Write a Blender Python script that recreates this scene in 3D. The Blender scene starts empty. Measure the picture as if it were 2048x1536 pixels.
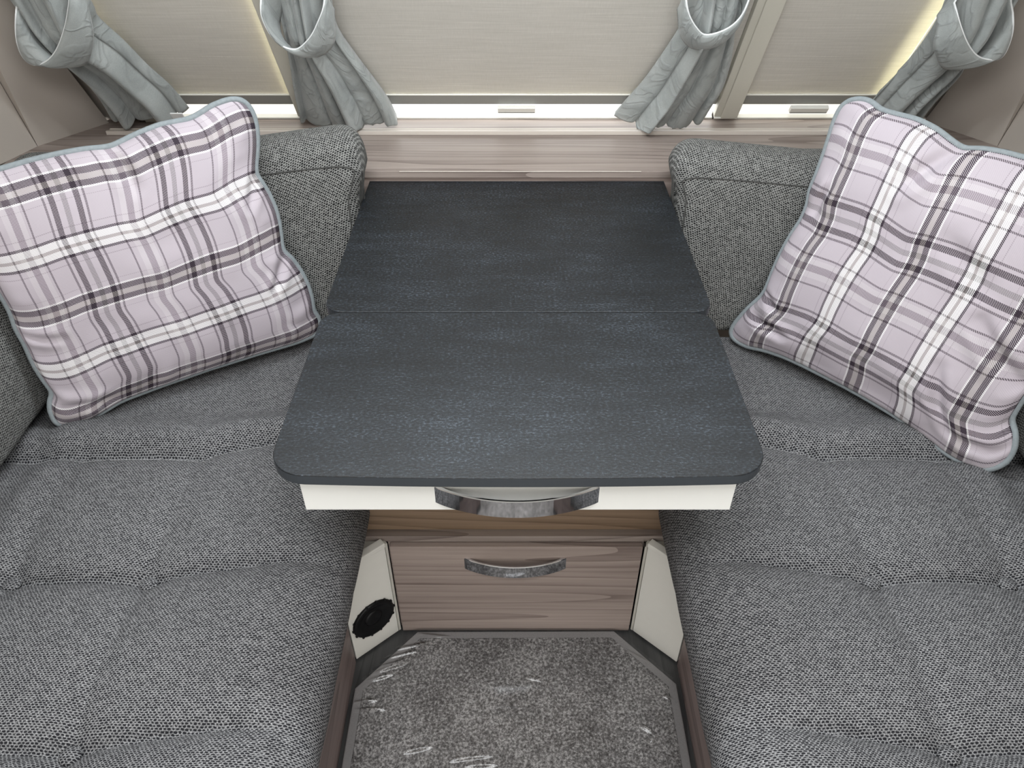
import bpy, bmesh, math, random
import numpy as np
from mathutils import Vector, Matrix

sc = bpy.context.scene
COL = sc.collection
R = math.radians

# ------------------------------------------------------------------ camera
cd = bpy.data.cameras.new('camera')
cam = bpy.data.objects.new('camera', cd)
COL.objects.link(cam)
cam.location = (0, 0, 1.483)
cam.rotation_euler = (R(90 - 38.9), 0, 0)
cd.sensor_width = 36
cd.lens = 36 * 1487 / 2048
cd.clip_start = 0.02
sc.camera = cam

# ------------------------------------------------------------------ world, lights, exposure
w = bpy.data.worlds.new('world')
sc.world = w
w.use_nodes = True
wb = w.node_tree.nodes['Background']
wb.inputs[0].default_value = (1.0, 0.985, 0.955, 1)
wb.inputs[1].default_value = 1.85
sc.view_settings.view_transform = 'Standard'
sc.view_settings.look = 'None'
sc.view_settings.gamma = 1
sc.view_settings.exposure = 0.3
sc.view_settings.use_curve_mapping = False
sc.cycles.use_adaptive_sampling = True
sc.cycles.adaptive_threshold = 0.035
sc.cycles.use_light_tree = False
sc.cycles.max_bounces = 4
sc.cycles.diffuse_bounces = 2
sc.cycles.glossy_bounces = 2
sc.cycles.transmission_bounces = 3
sc.cycles.transparent_max_bounces = 4

def area(name, loc, rot, sx, sy, power, col):
    l = bpy.data.lights.new(name, 'AREA')
    l.shape = 'RECTANGLE'; l.size = sx; l.size_y = sy; l.energy = power; l.color = col
    o = bpy.data.objects.new(name, l); COL.objects.link(o)
    o.location = loc; o.rotation_euler = rot
    return o
# daylight coming in through the big front skylight and the roof light over the lounge
area('skylight_daylight', (0, 1.36, 1.74), (R(-16), 0, 0), 1.25, 0.42, 52, (0.90, 0.96, 1.0))
area('rooflight_daylight', (0, 0.15, 1.925), (0, 0, 0), 0.95, 0.75, 19, (0.97, 0.985, 1.0))

# ------------------------------------------------------------------ materials
def newmat(name):
    m = bpy.data.materials.new(name); m.use_nodes = True
    nt = m.node_tree
    b = nt.nodes['Principled BSDF']
    return m, nt, b
def N(nt, t, **kw):
    n = nt.nodes.new(t)
    for k, v in kw.items(): setattr(n, k, v)
    return n
def L(nt, a, b): nt.links.new(a, b)
def rgba(c): return (c[0], c[1], c[2], 1)
def math_node(nt, op, a, b=None):
    n = N(nt, 'ShaderNodeMath', operation=op)
    for i, v in enumerate((a, b)):
        if v is None: continue
        if isinstance(v, (int, float)): n.inputs[i].default_value = v
        else: L(nt, v, n.inputs[i])
    return n.outputs[0]
def mixc(nt, fac, a, b, blend='MIX'):
    n = N(nt, 'ShaderNodeMix', data_type='RGBA', blend_type=blend)
    for sock, v in ((n.inputs[0], fac), (n.inputs[6], a), (n.inputs[7], b)):
        if isinstance(v, (int, float)): sock.default_value = v
        elif isinstance(v, tuple): sock.default_value = rgba(v)
        else: L(nt, v, sock)
    return n.outputs[2]
def ramp(nt, fac, stops, interp='LINEAR'):
    n = N(nt, 'ShaderNodeValToRGB')
    n.color_ramp.interpolation = interp
    el = n.color_ramp.elements
    while len(el) > 1: el.remove(el[-1])
    el[0].position = stops[0][0]; el[0].color = rgba(stops[0][1])
    for p, c in stops[1:]:
        e = el.new(p); e.color = rgba(c)
    L(nt, fac, n.inputs[0])
    return n.outputs[0]
def bump(nt, b, h, strength, dist):
    n = N(nt, 'ShaderNodeBump'); n.inputs['Strength'].default_value = strength
    n.inputs['Distance'].default_value = dist
    L(nt, h, n.inputs['Height']); L(nt, n.outputs[0], b.inputs['Normal'])
def noise(nt, vec, scale, detail=2, rough=0.5):
    n = N(nt, 'ShaderNodeTexNoise'); n.inputs['Scale'].default_value = scale
    n.inputs['Detail'].default_value = detail; n.inputs['Roughness'].default_value = rough
    L(nt, vec, n.inputs['Vector']); return n.outputs['Fac']
def coord(nt, kind='Object'):
    return N(nt, 'ShaderNodeTexCoord').outputs[kind]
def mapping(nt, vec, scale=(1, 1, 1), loc=(0, 0, 0), rot=(0, 0, 0)):
    n = N(nt, 'ShaderNodeMapping'); n.inputs['Scale'].default_value = scale
    n.inputs['Location'].default_value = loc; n.inputs['Rotation'].default_value = rot
    L(nt, vec, n.inputs['Vector']); return n.outputs[0]

def plain(name, col, rough=0.5, metal=0, spec=0.5):
    m, nt, b = newmat(name)
    b.inputs['Base Color'].default_value = rgba(col); b.inputs['Roughness'].default_value = rough
    b.inputs['Metallic'].default_value = metal; b.inputs['Specular IOR Level'].default_value = spec
    return m

def speckled(name, col, var, scale, rough=0.5, bs=0.0, bd=0.0005):
    m, nt, b = newmat(name)
    f = noise(nt, coord(nt), scale, 3)
    L(nt, mixc(nt, f, tuple(c * (1 - var) for c in col), tuple(c * (1 + var) for c in col)), b.inputs['Base Color'])
    b.inputs['Roughness'].default_value = rough
    if bs: bump(nt, b, f, bs, bd)
    return m

def wood(name, light, dark, axis='X', rough=0.42, loc=(0, 0, 0)):
    m, nt, b = newmat(name)
    s = {'X': (1.2, 14, 14), 'Y': (14, 1.2, 14)}[axis]
    v = mapping(nt, coord(nt), s, loc)
    n1 = noise(nt, v, 1.6, 4, 0.55)
    wv = N(nt, 'ShaderNodeTexNoise'); wv.inputs['Scale'].default_value = 1.0; wv.inputs['Detail'].default_value = 1
    L(nt, mapping(nt, coord(nt), {'X': (0.55, 8, 8), 'Y': (8, 0.55, 8)}[axis], loc), wv.inputs['Vector'])
    rings = math_node(nt, 'FRACT', math_node(nt, 'MULTIPLY', wv.outputs['Fac'], 11))
    rr = ramp(nt, rings, [(0, (1, 1, 1)), (0.22, (0.45, 0.45, 0.45)), (0.6, (0.12, 0.12, 0.12)), (1, (0, 0, 0))])
    fine = noise(nt, mapping(nt, coord(nt), {'X': (3, 170, 170), 'Y': (170, 3, 170)}[axis], loc), 1, 3, 0.6)
    f = math_node(nt, 'ADD', math_node(nt, 'MULTIPLY', rr, 0.42), math_node(nt, 'MULTIPLY', n1, 0.66))
    f = math_node(nt, 'ADD', f, math_node(nt, 'MULTIPLY', math_node(nt, 'SUBTRACT', fine, 0.5), 0.75))
    c = ramp(nt, f, [(0.12, light), (0.45, tuple((a * 0.62 + d * 0.38) for a, d in zip(light, dark))), (0.85, dark)])
    L(nt, c, b.inputs['Base Color']); b.inputs['Roughness'].default_value = rough
    bump(nt, b, fine, 0.12, 0.0004)
    return m

def weave(name, light, mid, dark, cw, rh, rot=0.0, flat=1.0):
    """tweed upholstery: staggered light thread ends over dark gaps, UV in metres"""
    m, nt, b = newmat(name)
    uv = mapping(nt, coord(nt, 'UV'), rot=(0, 0, rot), loc=(3, 3, 0))
    nz = N(nt, 'ShaderNodeTexNoise'); nz.inputs['Scale'].default_value = 120; nz.inputs['Detail'].default_value = 1
    L(nt, uv, nz.inputs['Vector'])
    off = N(nt, 'ShaderNodeVectorMath', operation='MULTIPLY_ADD')
    L(nt, nz.outputs['Color'], off.inputs[0]); off.inputs[1].default_value = (0.0034, 0.0026, 0)
    L(nt, uv, off.inputs[2])
    sp = N(nt, 'ShaderNodeSeparateXYZ'); L(nt, off.outputs[0], sp.inputs[0])
    ry = math_node(nt, 'DIVIDE', sp.outputs[1], rh)
    r = math_node(nt, 'FLOOR', ry); fy = math_node(nt, 'SUBTRACT', math_node(nt, 'FRACT', ry), 0.5)
    ux = math_node(nt, 'ADD', math_node(nt, 'DIVIDE', sp.outputs[0], cw), math_node(nt, 'MULTIPLY', math_node(nt, 'MODULO', r, 2.0), 0.5))
    c = math_node(nt, 'FLOOR', ux); fx = math_node(nt, 'SUBTRACT', math_node(nt, 'FRACT', ux), 0.5)
    e = math_node(nt, 'ADD', math_node(nt, 'POWER', math_node(nt, 'ABSOLUTE', math_node(nt, 'MULTIPLY', fx, 2.0)), 2.6),
                  math_node(nt, 'POWER', math_node(nt, 'ABSOLUTE', math_node(nt, 'MULTIPLY', fy, 2.0 * flat)), 2.6))
    cmb = N(nt, 'ShaderNodeCombineXYZ'); L(nt, c, cmb.inputs[0]); L(nt, r, cmb.inputs[1])
    wn = N(nt, 'ShaderNodeTexWhiteNoise', noise_dimensions='2D'); L(nt, cmb.outputs[0], wn.inputs['Vector'])
    # dark gap in the middle of each cell, of varying size; light yarn everywhere else
    gap = math_node(nt, 'ADD', math_node(nt, 'MULTIPLY', wn.outputs['Value'], 0.42), 0.16)
    mask = math_node(nt, 'MAXIMUM', math_node(nt, 'MINIMUM', math_node(nt, 'ADD', math_node(nt, 'MULTIPLY', math_node(nt, 'SUBTRACT', e, gap), 4.5), 0.5), 1.0), 0.0)
    yarn = noise(nt, mapping(nt, coord(nt, 'UV'), (1, 1.5, 1)), 480, 2, 0.65)
    tone = ramp(nt, yarn, [(0.28, tuple(0.45 * q for q in mid)), (0.48, mid), (0.68, light)])
    col = mixc(nt, mask, dark, tone)
    L(nt, col, b.inputs['Base Color']); b.inputs['Roughness'].default_value = 0.9
    b.inputs['Specular IOR Level'].default_value = 0.15
    bump(nt, b, mask, 0.6, 0.0012)
    return m

def plaid(name, dark_axis, Pd, d0, Pa, a0):
    """tartan: one set of threads with dark pairs, the other with beige and white bands, twill mixed"""
    m, nt, b = newmat(name)
    sep = N(nt, 'ShaderNodeSeparateXYZ'); L(nt, coord(nt, 'UV'), sep.inputs[0])
    du, av = (sep.outputs[0], sep.outputs[1]) if dark_axis == 'U' else (sep.outputs[1], sep.outputs[0])
    base = (0.455, 0.407, 0.445); dk = (0.030, 0.020, 0.030); gr = (0.22, 0.20, 0.21); thin = (0.11, 0.09, 0.105)
    lilac = (0.24, 0.20, 0.23); wh = (0.74, 0.725, 0.725); be = (0.36, 0.33, 0.31); dm = (0.040, 0.030, 0.040); ft = (0.30, 0.26, 0.29); lt = (0.56, 0.52, 0.545)
    def bands(l):
        s = [(0.0, base)]
        for a, c, bb in l:
            s.append((a, c)); s.append((bb, base))
        out = []
        for p, c in s:
            if out and abs(out[-1][0] - p) < 1e-6: out[-1] = (p, c)
            else: out.append((p, c))
        return out
    sd = bands([(0.030, thin, 0.047), (0.080, dk, 0.130), (0.186, gr, 0.232), (0.295, dk, 0.345), (0.375, thin, 0.391),
                (0.598, thin, 0.614), (0.665, lt, 0.72), (0.72, lilac, 0.785), (0.785, lt, 0.83), (0.855, thin, 0.871)])
    sa = bands([(0.018, wh, 0.034), (0.034, dm, 0.082), (0.082, be, 0.128), (0.128, dm, 0.176), (0.176, wh, 0.192),
                (0.235, ft, 0.241), (0.455, ft, 0.461), (0.508, dm, 0.535), (0.535, wh, 0.585), (0.585, be, 0.612), (0.612, wh, 0.668),
                (0.668, dm, 0.695), (0.748, ft, 0.754), (0.965, ft, 0.971)])
    def pos(s, P, o): return math_node(nt, 'FRACT', math_node(nt, 'DIVIDE', math_node(nt, 'SUBTRACT', math_node(nt, 'ADD', s, P * 8), o), P))
    cd_ = ramp(nt, pos(du, Pd, d0), sd, 'CONSTANT')
    ca_ = ramp(nt, pos(av, Pa, a0), sa, 'CONSTANT')
    tw = math_node(nt, 'FRACT', math_node(nt, 'DIVIDE', math_node(nt, 'ADD', math_node(nt, 'ADD', sep.outputs[0], math_node(nt, 'MULTIPLY', sep.outputs[1], 1.15)), 3.0), 0.0037))
    def away(c):      # how far a thread colour is from the ground colour
        bw = N(nt, 'ShaderNodeRGBToBW'); L(nt, c, bw.inputs[0])
        return math_node(nt, 'ABSOLUTE', math_node(nt, 'SUBTRACT', bw.outputs[0], 0.42))
    dif = math_node(nt, 'MULTIPLY', math_node(nt, 'SUBTRACT', away(ca_), away(cd_)), 3.0)
    dif = math_node(nt, 'MAXIMUM', math_node(nt, 'MINIMUM', dif, 1.0), -1.0)
    thr = math_node(nt, 'ADD', math_node(nt, 'MULTIPLY', dif, 0.17), 0.5)
    fac = math_node(nt, 'MAXIMUM', math_node(nt, 'MINIMUM', math_node(nt, 'ADD', math_node(nt, 'MULTIPLY', math_node(nt, 'SUBTRACT', thr, tw), 8.0), 0.5), 1.0), 0.0)
    c = mixc(nt, fac, cd_, ca_)
    shade = ramp(nt, fac, [(0, (0.97, 0.97, 0.97)), (1, (1.04, 1.04, 1.04))])
    L(nt, mixc(nt, 1.0, c, shade, 'MULTIPLY'), b.inputs['Base Color'])
    b.inputs['Roughness'].default_value = 0.75; b.inputs['Specular IOR Level'].default_value = 0.25
    bump(nt, b, fac, 0.25, 0.0006)
    return m

def velvet(name):
    m, nt, b = newmat(name)
    v = coord(nt, 'UV')
    n1 = noise(nt, v, 14, 3, 0.55)
    wr = N(nt, 'ShaderNodeTexNoise'); wr.inputs['Scale'].default_value = 9; wr.inputs['Detail'].default_value = 2; wr.inputs['Distortion'].default_value = 2.2
    L(nt, v, wr.inputs['Vector'])
    vein = ramp(nt, wr.outputs['Fac'], [(0.43, (0, 0, 0)), (0.495, (1, 1, 1)), (0.505, (1, 1, 1)), (0.57, (0, 0, 0))])
    fine = noise(nt, v, 420, 2, 0.6)
    f = math_node(nt, 'ADD', math_node(nt, 'MULTIPLY', n1, 0.7), math_node(nt, 'MULTIPLY', fine, 0.35))
    c = ramp(nt, f, [(0.25, (0.27, 0.292, 0.287)), (0.8, (0.49, 0.515, 0.505))])
    c = mixc(nt, math_node(nt, 'MULTIPLY', vein, 0.20), c, (0.14, 0.15, 0.15))
    L(nt, c, b.inputs['Base Color']); b.inputs['Roughness'].default_value = 0.85
    b.inputs['Specular IOR Level'].default_value = 0.2
    b.inputs['Sheen Weight'].default_value = 0.25; b.inputs['Sheen Roughness'].default_value = 0.4
    bump(nt, b, math_node(nt, 'ADD', vein, math_node(nt, 'MULTIPLY', n1, -2.0)), 0.35, 0.003)
    return m

def slate(name):
    m, nt, b = newmat(name)
    v = coord(nt)
    big = noise(nt, mapping(nt, v, (1, 1.6, 1)), 5, 5, 0.62)
    streak = noise(nt, mapping(nt, v, (3, 16, 1)), 3, 4, 0.6)
    fine = noise(nt, mapping(nt, v, (1, 1.5, 1)), 200, 3, 0.65)
    f = math_node(nt, 'ADD', math_node(nt, 'MULTIPLY', big, 0.55), math_node(nt, 'MULTIPLY', streak, 0.35))
    f = math_node(nt, 'ADD', f, math_node(nt, 'MULTIPLY', math_node(nt, 'SUBTRACT', fine, 0.5), 1.7))
    c = ramp(nt, f, [(0.25, (0.002, 0.0025, 0.003)), (0.47, (0.0075, 0.0098, 0.0125)), (0.62, (0.017, 0.0215, 0.0275)), (0.8, (0.055, 0.066, 0.081))])
    L(nt, c, b.inputs['Base Color'])
    b.inputs['Roughness'].default_value = 0.5; b.inputs['Specular IOR Level'].default_value = 0.45
    bump(nt, b, math_node(nt, 'ADD', fine, math_node(nt, 'MULTIPLY', streak, 0.5)), 0.35, 0.0012)
    return m

def blindcloth(name):
    m, nt, b = newmat(name)
    nt.nodes.remove(b)
    v = coord(nt)
    slub = noise(nt, mapping(nt, v, (7, 330, 330)), 1, 3, 0.6)
    slub2 = noise(nt, mapping(nt, v, (500, 60, 60)), 1, 2, 0.5)
    f = math_node(nt, 'ADD', math_node(nt, 'MULTIPLY', slub, 0.75), math_node(nt, 'MULTIPLY', slub2, 0.25))
    c = ramp(nt, f, [(0.3, (0.64, 0.615, 0.56)), (0.62, (0.755, 0.725, 0.67)), (0.72, (0.87, 0.85, 0.80))])
    d = N(nt, 'ShaderNodeBsdfDiffuse'); L(nt, c, d.inputs['Color'])
    t = N(nt, 'ShaderNodeBsdfTranslucent'); t.inputs['Color'].default_value = (0.96, 0.91, 0.66, 1)
    mx = N(nt, 'ShaderNodeMixShader'); mx.inputs[0].default_value = 0.12
    L(nt, d.outputs[0], mx.inputs[1]); L(nt, t.outputs[0], mx.inputs[2])
    out = [n for n in nt.nodes if n.type == 'OUTPUT_MATERIAL'][0]
    L(nt, mx.outputs[0], out.inputs[0])
    bp = N(nt, 'ShaderNodeBump'); bp.inputs['Strength'].default_value = 0.3; bp.inputs['Distance'].default_value = 0.0008
    L(nt, f, bp.inputs['Height']); L(nt, bp.outputs[0], d.inputs['Normal'])
    return m

def emis(name, col, s):
    m, nt, b = newmat(name)
    b.inputs['Base Color'].default_value = (0, 0, 0, 1)
    b.inputs['Emission Color'].default_value = rgba(col); b.inputs['Emission Strength'].default_value = s
    return m

def carpetmat(name):
    m, nt, b = newmat(name)
    v = coord(nt)
    n1 = noise(nt, v, 210, 2, 0.7)
    n2 = noise(nt, v, 9, 3, 0.5)
    f = math_node(nt, 'ADD', n1, math_node(nt, 'MULTIPLY', math_node(nt, 'SUBTRACT', n2, 0.5), 0.25))
    c = ramp(nt, f, [(0.30, (0.09, 0.083, 0.08)), (0.5, (0.26, 0.245, 0.235)), (0.68, (0.62, 0.59, 0.57))])
    L(nt, c, b.inputs['Base Color']); b.inputs['Roughness'].default_value = 0.95
    b.inputs['Specular IOR Level'].default_value = 0.1
    bump(nt, b, n1, 0.9, 0.004)
    return m

def filmmat(name):
    m, nt, b = newmat(name)
    nt.nodes.remove(b)
    t = N(nt, 'ShaderNodeBsdfTransparent'); t.inputs[0].default_value = (0.93, 0.935, 0.94, 1)
    g = N(nt, 'ShaderNodeBsdfGlossy'); g.inputs['Roughness'].default_value = 0.10
    fr = N(nt, 'ShaderNodeFresnel'); fr.inputs['IOR'].default_value = 1.48
    mx = N(nt, 'ShaderNodeMixShader')
    L(nt, fr.outputs[0], mx.inputs[0]); L(nt, t.outputs[0], mx.inputs[1]); L(nt, g.outputs[0], mx.inputs[2])
    out = [n for n in nt.nodes if n.type == 'OUTPUT_MATERIAL'][0]
    L(nt, mx.outputs[0], out.inputs[0])
    return m

WL, WD = (0.385, 0.325, 0.288), (0.165, 0.127, 0.112)
M = dict(
    wood=wood('ash_wood_along_x', WL, WD),
    wood2=wood('ash_wood_drawer', (0.47, 0.385, 0.34), (0.20, 0.15, 0.132), loc=(3.1, 0, 1.7)),
    woody=wood('ash_wood_along_y', (0.30, 0.235, 0.22), (0.14, 0.106, 0.10), 'Y'),
    woodb=wood('wood_shaded_brown', (0.30, 0.21, 0.14), (0.14, 0.09, 0.055), loc=(1, 5, 2)),  # same wood; the carcass's shade and warm bounce are put into its colour
    cream=speckled('cream_board', (0.88, 0.865, 0.80), 0.02, 60, 0.45),
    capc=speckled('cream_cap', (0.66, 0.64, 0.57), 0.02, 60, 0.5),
    greige=speckled('greige_wallboard', (0.50, 0.45, 0.40), 0.03, 700, 0.55, 0.1),
    pillar=speckled('pillar_vinyl', (0.66, 0.64, 0.56), 0.02, 300, 0.5),
    white=speckled('white_gloss', (0.87, 0.87, 0.83), 0.01, 30, 0.3),
    wframe=speckled('white_frame', (0.86, 0.85, 0.79), 0.01, 30, 0.4),
    rail=speckled('cream_rail', (0.62, 0.56, 0.50), 0.02, 60, 0.4),
    bar=speckled('grey_bar', (0.30, 0.30, 0.28), 0.02, 60, 0.45),
    slate=slate('slate_laminate'),
    edge=speckled('slate_edging', (0.040, 0.046, 0.053), 0.06, 300, 0.42),
    chrome=plain('chrome', (0.62, 0.63, 0.65), 0.05, 1.0),
    tweed=weave('grey_tweed', (0.41, 0.41, 0.418), (0.170, 0.170, 0.173), (0.020, 0.020, 0.023), 0.0060, 0.0031),
    tweedb=weave('grey_tweed_back', (0.44, 0.44, 0.42), (0.185, 0.185, 0.178), (0.018, 0.018, 0.018), 0.0064, 0.0038, R(28)),
    stitch=plain('stitch_thread', (0.30, 0.30, 0.30), 0.8), seam=plain('seam_shadow', (0.055, 0.055, 0.052), 0.9),
    plaidl=plaid('plaid_left', 'U', 0.199, 0.132, 0.235, 0.241),
    plaidr=plaid('plaid_right', 'V', 0.236, 0.050, 0.202, 0.048),
    pipe=speckled('piping_velvet', (0.235, 0.265, 0.278), 0.22, 160, 0.8, 0.3, 0.001),
    velvet=velvet('grey_velvet'),
    wpipe=plain('white_piping', (0.78, 0.80, 0.80), 0.6),
    blind=blindcloth('blind_cloth'),
    blocker=plain('light_block_board', (0.55, 0.54, 0.48), 0.8),
    day=emis('daylit_pane', (1.0, 0.96, 0.80), 11.0),
    slot=emis('daylit_frosted_pane', (1.0, 1.0, 0.98), 2.2), slotw=emis('daylit_frosted_pane_side', (1.0, 0.97, 0.88), 1.1),
    carpet=carpetmat('carpet_pile'),
    bind=speckled('carpet_binding', (0.36, 0.34, 0.33), 0.15, 300, 0.85, 0.4, 0.002),
    vinyl=wood('dark_vinyl_planks', (0.075, 0.075, 0.075), (0.030, 0.030, 0.031), 'Y', 0.35),
    black=plain('black_plastic', (0.004, 0.004, 0.0045), 0.4, 0, 0.3),
    film=filmmat('clear_film'),
    ceil=plain('ceiling_board', (0.75, 0.74, 0.70), 0.7),
    label=plain('white_label', (0.85, 0.86, 0.86), 0.4),
    hole=plain('dark_hole', (0.02, 0.014, 0.011), 0.8),
)

# ------------------------------------------------------------------ builders
def tag(o, label=None, cat=None, group=None, kind=None):
    if label: o['label'] = label
    if cat: o['category'] = cat
    if group: o['group'] = group
    if kind: o['kind'] = kind
    return o
def empty(name, loc, label=None, cat=None, group=None):
    o = bpy.data.objects.new(name, None); COL.objects.link(o)
    o.location = loc; o.empty_display_size = 0.05
    tag(o, label, cat, group)
    return o
def link(name, me, mat, parent=None, smooth=False):
    o = bpy.data.objects.new(name, me); COL.objects.link(o)
    me.materials.append(M[mat] if isinstance(mat, str) else mat)
    if smooth:
        for p in me.polygons: p.use_smooth = True
    if parent:
        o.parent = parent
        base = Vector(parent.location) if parent.type == 'EMPTY' else Vector((0, 0, 0))
        o.matrix_parent_inverse = Matrix.Translation(-base)
    return o
def raw(name, vs, fs, mat, parent=None, smooth=False, uvs=None):
    me = bpy.data.meshes.new(name)
    me.from_pydata([tuple(map(float, v)) for v in vs], [], fs)
    if uvs is not None:
        ul = me.uv_layers.new(name='UVMap')
        idx = np.zeros(len(me.loops), dtype=np.int64); me.loops.foreach_get('vertex_index', idx)
        ul.data.foreach_set('uv', np.asarray(uvs, dtype=np.float32)[idx].ravel())
    bm = bmesh.new(); bm.from_mesh(me); bmesh.ops.recalc_face_normals(bm, faces=bm.faces[:]); bm.to_mesh(me); bm.free()
    return link(name, me, mat, parent, smooth)
def bmobj(name, bm, mat, parent=None, bevel=0.0, seg=2, smooth=False):
    bmesh.ops.recalc_face_normals(bm, faces=bm.faces[:])
    if bevel:
        es = [e for e in bm.edges if len(e.link_faces) == 2 and e.calc_face_angle(0) > 0.6]
        bmesh.ops.bevel(bm, geom=es, offset=bevel, segments=seg, profile=0.5, affect='EDGES')
    me = bpy.data.meshes.new(name); bm.to_mesh(me); bm.free()
    return link(name, me, mat, parent, smooth)
def hexa(bm, p):
    """8 corners: bottom 4 then top 4, same winding"""
    v = [bm.verts.new(Vector(map(float, q))) for q in p]
    for f in ((0, 1, 2, 3), (4, 5, 6, 7), (0, 1, 5, 4), (1, 2, 6, 5), (2, 3, 7, 6), (3, 0, 4, 7)):
        bm.faces.new([v[i] for i in f])
def box(name, x0, x1, y0, y1, z0, z1, mat, parent=None, bevel=0.0015):
    bm = bmesh.new()
    hexa(bm, [(x0, y0, z0), (x1, y0, z0), (x1, y1, z0), (x0, y1, z0), (x0, y0, z1), (x1, y0, z1), (x1, y1, z1), (x0, y1, z1)])
    return bmobj(name, bm, mat, parent, bevel)
def prism(name, outline, z0, z1, mat, parent=None, bevel=0.0015, seg=2):
    bm = bmesh.new()
    a = [bm.verts.new((x, y, z0)) for x, y in outline]; b = [bm.verts.new((x, y, z1)) for x, y in outline]
    bm.faces.new(a); bm.faces.new(b)
    n = len(a)
    for i in range(n): bm.faces.new((a[i], a[(i + 1) % n], b[(i + 1) % n], b[i]))
    bmesh.ops.recalc_face_normals(bm, faces=bm.faces[:])
    if bevel:
        es = [e for e in bm.edges if abs(e.verts[0].co.z - e.verts[1].co.z) < 1e-6]
        bmesh.ops.bevel(bm, geom=es, offset=bevel, segments=seg, profile=0.5, affect='EDGES')
    me = bpy.data.meshes.new(name); bm.to_mesh(me); bm.free()
    return link(name, me, mat, parent)
def rounded(pts_r, seg=10):
    """closed polygon with a fillet radius per corner"""
    out = []; n = len(pts_r)
    for i in range(n):
        p = np.array(pts_r[i][:2], float); r = pts_r[i][2]
        if r <= 0: out.append(tuple(p)); continue
        a = np.array(pts_r[i - 1][:2], float) - p; c = np.array(pts_r[(i + 1) % n][:2], float) - p
        a /= np.linalg.norm(a); c /= np.linalg.norm(c)
        half = math.acos(max(-1, min(1, float(a @ c)))) / 2
        d = r / math.tan(half); ctr = p + (a + c) / np.linalg.norm(a + c) * (r / math.sin(half))
        s = p + a * d - ctr; e = p + c * d - ctr
        a0 = math.atan2(s[1], s[0]); a1 = math.atan2(e[1], e[0])
        da = (a1 - a0 + math.pi) % (2 * math.pi) - math.pi
        for k in range(seg + 1):
            t = a0 + da * k / seg
            out.append((ctr[0] + r * math.cos(t), ctr[1] + r * math.sin(t)))
    return out
def tube(name, pts, r, mat, parent=None, closed=False, seg=8):
    P = np.asarray(pts, float); n = len(P)
    vs, fs = [], []
    prev = None
    for i in range(n):
        if closed: t = P[(i + 1) % n] - P[i - 1]
        else: t = P[min(i + 1, n - 1)] - P[max(i - 1, 0)]
        t = t / (np.linalg.norm(t) + 1e-12)
        if prev is None:
            a = np.cross(t, [0.123, 0.456, 0.88]); a /= np.linalg.norm(a)
        else:
            a = prev - t * (prev @ t); a /= np.linalg.norm(a)
        prev = a; b = np.cross(t, a)
        rr = r[i] if hasattr(r, '__len__') else r
        for k in range(seg):
            th = 2 * math.pi * k / seg
            vs.append(P[i] + rr * (a * math.cos(th) + b * math.sin(th)))
    m = n if closed else n - 1
    for i in range(m):
        j = (i + 1) % n
        # best twist match when closing
        sh = 0
        if closed and j == 0:
            v0 = vs[i * seg]; sh = min(range(seg), key=lambda q: np.linalg.norm(vs[q] - v0))
        for k in range(seg):
            fs.append((i * seg + k, i * seg + (k + 1) % seg, j * seg + (k + 1 + sh) % seg, j * seg + (k + sh) % seg))
    if not closed:
        fs.append(tuple(range(seg))); fs.append(tuple((n - 1) * seg + k for k in range(seg)))
    return raw(name, vs, fs, mat, parent, True)
def gridmesh(name, P, UV, mat, parent=None, closed_j=False, caps=False):
    """P: ni x nj x 3"""
    ni, nj = P.shape[:2]
    vs = P.reshape(-1, 3); fs = []
    for i in range(ni - 1):
        for j in range(nj if closed_j else nj - 1):
            k = (j + 1) % nj
            fs.append((i * nj + j, i * nj + k, (i + 1) * nj + k, (i + 1) * nj + j))
    if caps:
        fs.append(tuple(range(nj))); fs.append(tuple((ni - 1) * nj + j for j in range(nj)))
    return raw(name, vs, fs, mat, parent, True, UV.reshape(-1, 2))
def resample(pts, n):
    P = np.asarray(pts, float); d = np.r_[0, np.cumsum(np.linalg.norm(np.diff(P, axis=0), axis=1))]
    t = np.linspace(0, d[-1], n)
    return np.stack([np.interp(t, d, P[:, k]) for k in range(P.shape[1])], 1)
def smoothpts(P, it=2):
    P = P.copy()
    for _ in range(it): P[1:-1] = 0.25 * P[:-2] + 0.5 * P[1:-1] + 0.25 * P[2:]
    return P
_rs = np.random.RandomState(5)
_tab = _rs.rand(64, 64)
def vnoise(x, y):
    xi = np.floor(x).astype(int); yi = np.floor(y).astype(int); fx = x - xi; fy = y - yi
    fx = fx * fx * (3 - 2 * fx); fy = fy * fy * (3 - 2 * fy)
    g = lambda a, b: _tab[a % 64, b % 64]
    return ((g(xi, yi) * (1 - fx) + g(xi + 1, yi) * fx) * (1 - fy) + (g(xi, yi + 1) * (1 - fx) + g(xi + 1, yi + 1) * fx) * fy) * 2 - 1

# raked front plane: X across, t down the slope (0 at the sill), n towards the room
P0 = np.array([0, 1.977, 0.793]); NR = np.array([0, 1, 0.61]); NR = NR / np.linalg.norm(NR)
TD = np.array([0, 0.61, -1.0]); TD = TD / np.linalg.norm(TD)
def RK(x, t, n): return P0 + np.array([x, 0, 0]) + TD * t - NR * n
def rkbox(name, x0, x1, t0, t1, n0, n1, mat, parent=None, bevel=0.0012):
    bm = bmesh.new()
    hexa(bm, [RK(x0, t0, n0), RK(x1, t0, n0), RK(x1, t1, n0), RK(x0, t1, n0), RK(x0, t0, n1), RK(x1, t0, n1), RK(x1, t1, n1), RK(x0, t1, n1)])
    return bmobj(name, bm, mat, parent, bevel)

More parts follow.
